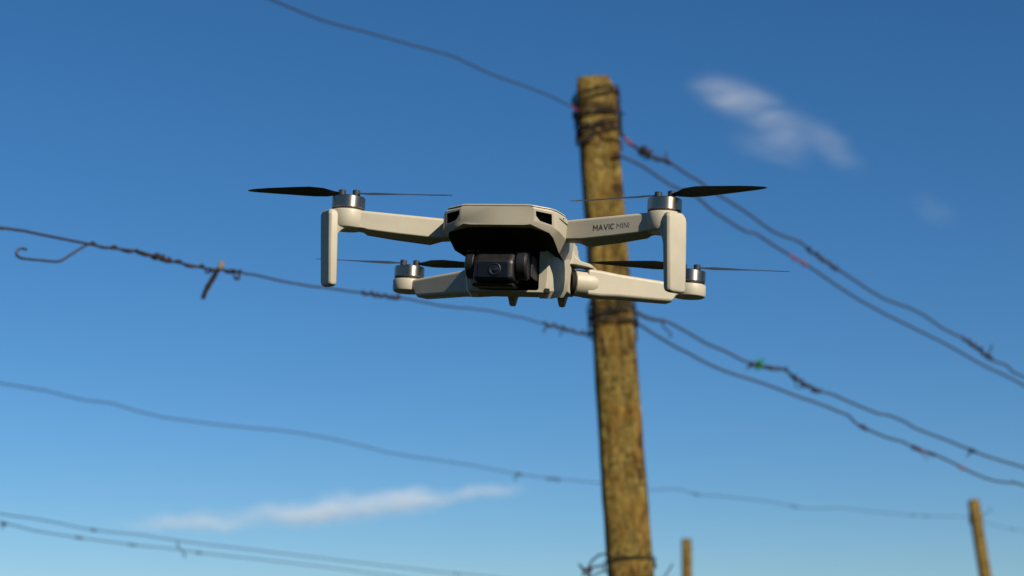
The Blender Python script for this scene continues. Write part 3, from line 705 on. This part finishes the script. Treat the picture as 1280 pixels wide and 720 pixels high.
# ------------------------------------------------------------------ clouds
def cloud(label, spine, depth, lobes, hull_r, dens, seed, flat=1.0):
    """thin wisp: a closed hull round the spine, filled with uneven vapour; lobes = (px, py, half length px, half height px, tilt deg, weight)"""
    k = depth / FPX; c = W(*spine[len(spine) // 2][:2], depth)
    q = RC
    root_rot = RC.to_euler()
    bm = bmesh.new(); S = [Vector(((x - spine[len(spine) // 2][0]) * k, 0, -(y - spine[len(spine) // 2][1]) * k)) for x, y, r in spine]
    P = smooth_path(S, 6.0); RRs = smooth_path([Vector((r * k, 0, 0)) for _, _, r in spine], 1e9)
    rr = []
    for i in range(len(P)):
        t = i / (len(P) - 1) * (len(spine) - 1); a = int(min(t, len(spine) - 2)); rr.append((spine[a][2] + (spine[a + 1][2] - spine[a][2]) * (t - a)) * k)
    add_tube(bm, P, rr, 20)
    for v in bm.verts: v.co *= 1 + 0.05 * mnoise.noise(v.co * 0.05)
    m = bpy.data.materials.new('cloud_vapour'); m.use_nodes = True; N = m.node_tree.nodes; L = m.node_tree.links; N.clear()
    out = N.new('ShaderNodeOutputMaterial'); pv = N.new('ShaderNodeVolumePrincipled'); L.new(pv.outputs[0], out.inputs['Volume'])
    pv.inputs['Color'].default_value = (0.93, 0.965, 1, 1); pv.inputs['Anisotropy'].default_value = 0.0
    tc = N.new('ShaderNodeTexCoord'); total = None
    wv = N.new('ShaderNodeTexNoise'); wv.inputs['Scale'].default_value = 0.045; wv.inputs['Detail'].default_value = 3; L.new(tc.outputs['Object'], wv.inputs['Vector'])
    wm = N.new('ShaderNodeVectorMath'); wm.operation = 'MULTIPLY_ADD'; L.new(wv.outputs['Color'], wm.inputs[0]); wm.inputs[1].default_value = (13, 8, 10); wm.inputs[2].default_value = (-6.5, -4, -5)
    wa_ = N.new('ShaderNodeVectorMath'); wa_.operation = 'ADD'; L.new(tc.outputs['Object'], wa_.inputs[0]); L.new(wm.outputs[0], wa_.inputs[1])
    for (x, y, hl, hh, tilt, wt) in lobes:
        cx, cz = (x - spine[len(spine) // 2][0]) * k, -(y - spine[len(spine) // 2][1]) * k
        mp = N.new('ShaderNodeMapping'); mp.vector_type = 'TEXTURE'; mp.inputs['Location'].default_value = (cx, 0, cz); mp.inputs['Rotation'].default_value = (0, rad(tilt), 0)
        mp.inputs['Scale'].default_value = (hl * k, hh * k * flat, hh * k); L.new(wa_.outputs[0], mp.inputs['Vector'])
        ln = N.new('ShaderNodeVectorMath'); ln.operation = 'LENGTH'; L.new(mp.outputs[0], ln.inputs[0])
        mr = N.new('ShaderNodeMapRange'); mr.interpolation_type = 'SMOOTHERSTEP'; mr.inputs['From Min'].default_value = 1.0; mr.inputs['From Max'].default_value = 0.0
        mr.inputs['To Min'].default_value = 0.0; mr.inputs['To Max'].default_value = wt; L.new(ln.outputs['Value'], mr.inputs['Value'])
        if total is None: total = mr.outputs[0]
        else:
            ad = N.new('ShaderNodeMath'); L.new(total, ad.inputs[0]); L.new(mr.outputs[0], ad.inputs[1]); total = ad.outputs[0]
    st = N.new('ShaderNodeMapping'); st.inputs['Scale'].default_value = (0.38, 1, 1.7); st.inputs['Rotation'].default_value = (0, rad(lobes[0][4]), 0); L.new(wa_.outputs[0], st.inputs['Vector'])
    nz = N.new('ShaderNodeTexNoise'); nz.inputs['Scale'].default_value = 0.07; nz.inputs['Detail'].default_value = 5; nz.inputs['Roughness'].default_value = 0.6; L.new(st.outputs[0], nz.inputs['Vector'])
    nr = N.new('ShaderNodeMapRange'); nr.inputs['From Min'].default_value = 0.30; nr.inputs['From Max'].default_value = 0.70; L.new(nz.outputs['Fac'], nr.inputs['Value'])
    mu = N.new('ShaderNodeMath'); mu.operation = 'MULTIPLY'; L.new(total, mu.inputs[0]); L.new(nr.outputs[0], mu.inputs[1])
    m2 = N.new('ShaderNodeMath'); m2.operation = 'MULTIPLY'; L.new(mu.outputs[0], m2.inputs[0]); m2.inputs[1].default_value = dens; L.new(m2.outputs[0], pv.inputs['Density'])
    o = link('cloud', bm, m); o.location = c; o.rotation_euler = root_rot
    tag(o, label, 'cloud')
    return o
cloud('thin veil of white cloud high in the sky right of the post head', [(838, 100, 20), (890, 112, 44), (945, 140, 58), (1010, 165, 52), (1060, 192, 46), (1100, 225, 26)], 900,
      [(912, 116, 62, 26, 16, .7), (925, 124, 88, 38, 20, 1.0), (975, 155, 75, 38, 32, .8), (1040, 180, 75, 28, 40, .8), (895, 112, 45, 24, 10, .7), (960, 180, 80, 45, 25, .3)], 1, 0.030, 1)
cloud('tiny faint wisp of cloud at the right, below the larger veil', [(1120, 245, 12), (1165, 262, 26), (1210, 280, 12)], 900, [(1165, 262, 50, 24, 22, 1.0)], 1, 0.009, 2)
cloud('long flat streak of pale cloud low in the sky left of the post', [(100, 662, 12), (200, 652, 28), (320, 642, 35), (440, 632, 38), (540, 624, 36), (620, 612, 26), (690, 606, 10)], 1000,
      [(290, 648, 210, 21, -3, .5), (430, 635, 165, 27, -6, .7), (510, 625, 80, 25, -8, .8), (570, 619, 60, 13, -8, .7), (615, 614, 62, 14, -8, .9), (220, 654, 110, 12, -2, .4)], 1, 0.135, 3, 1.0)
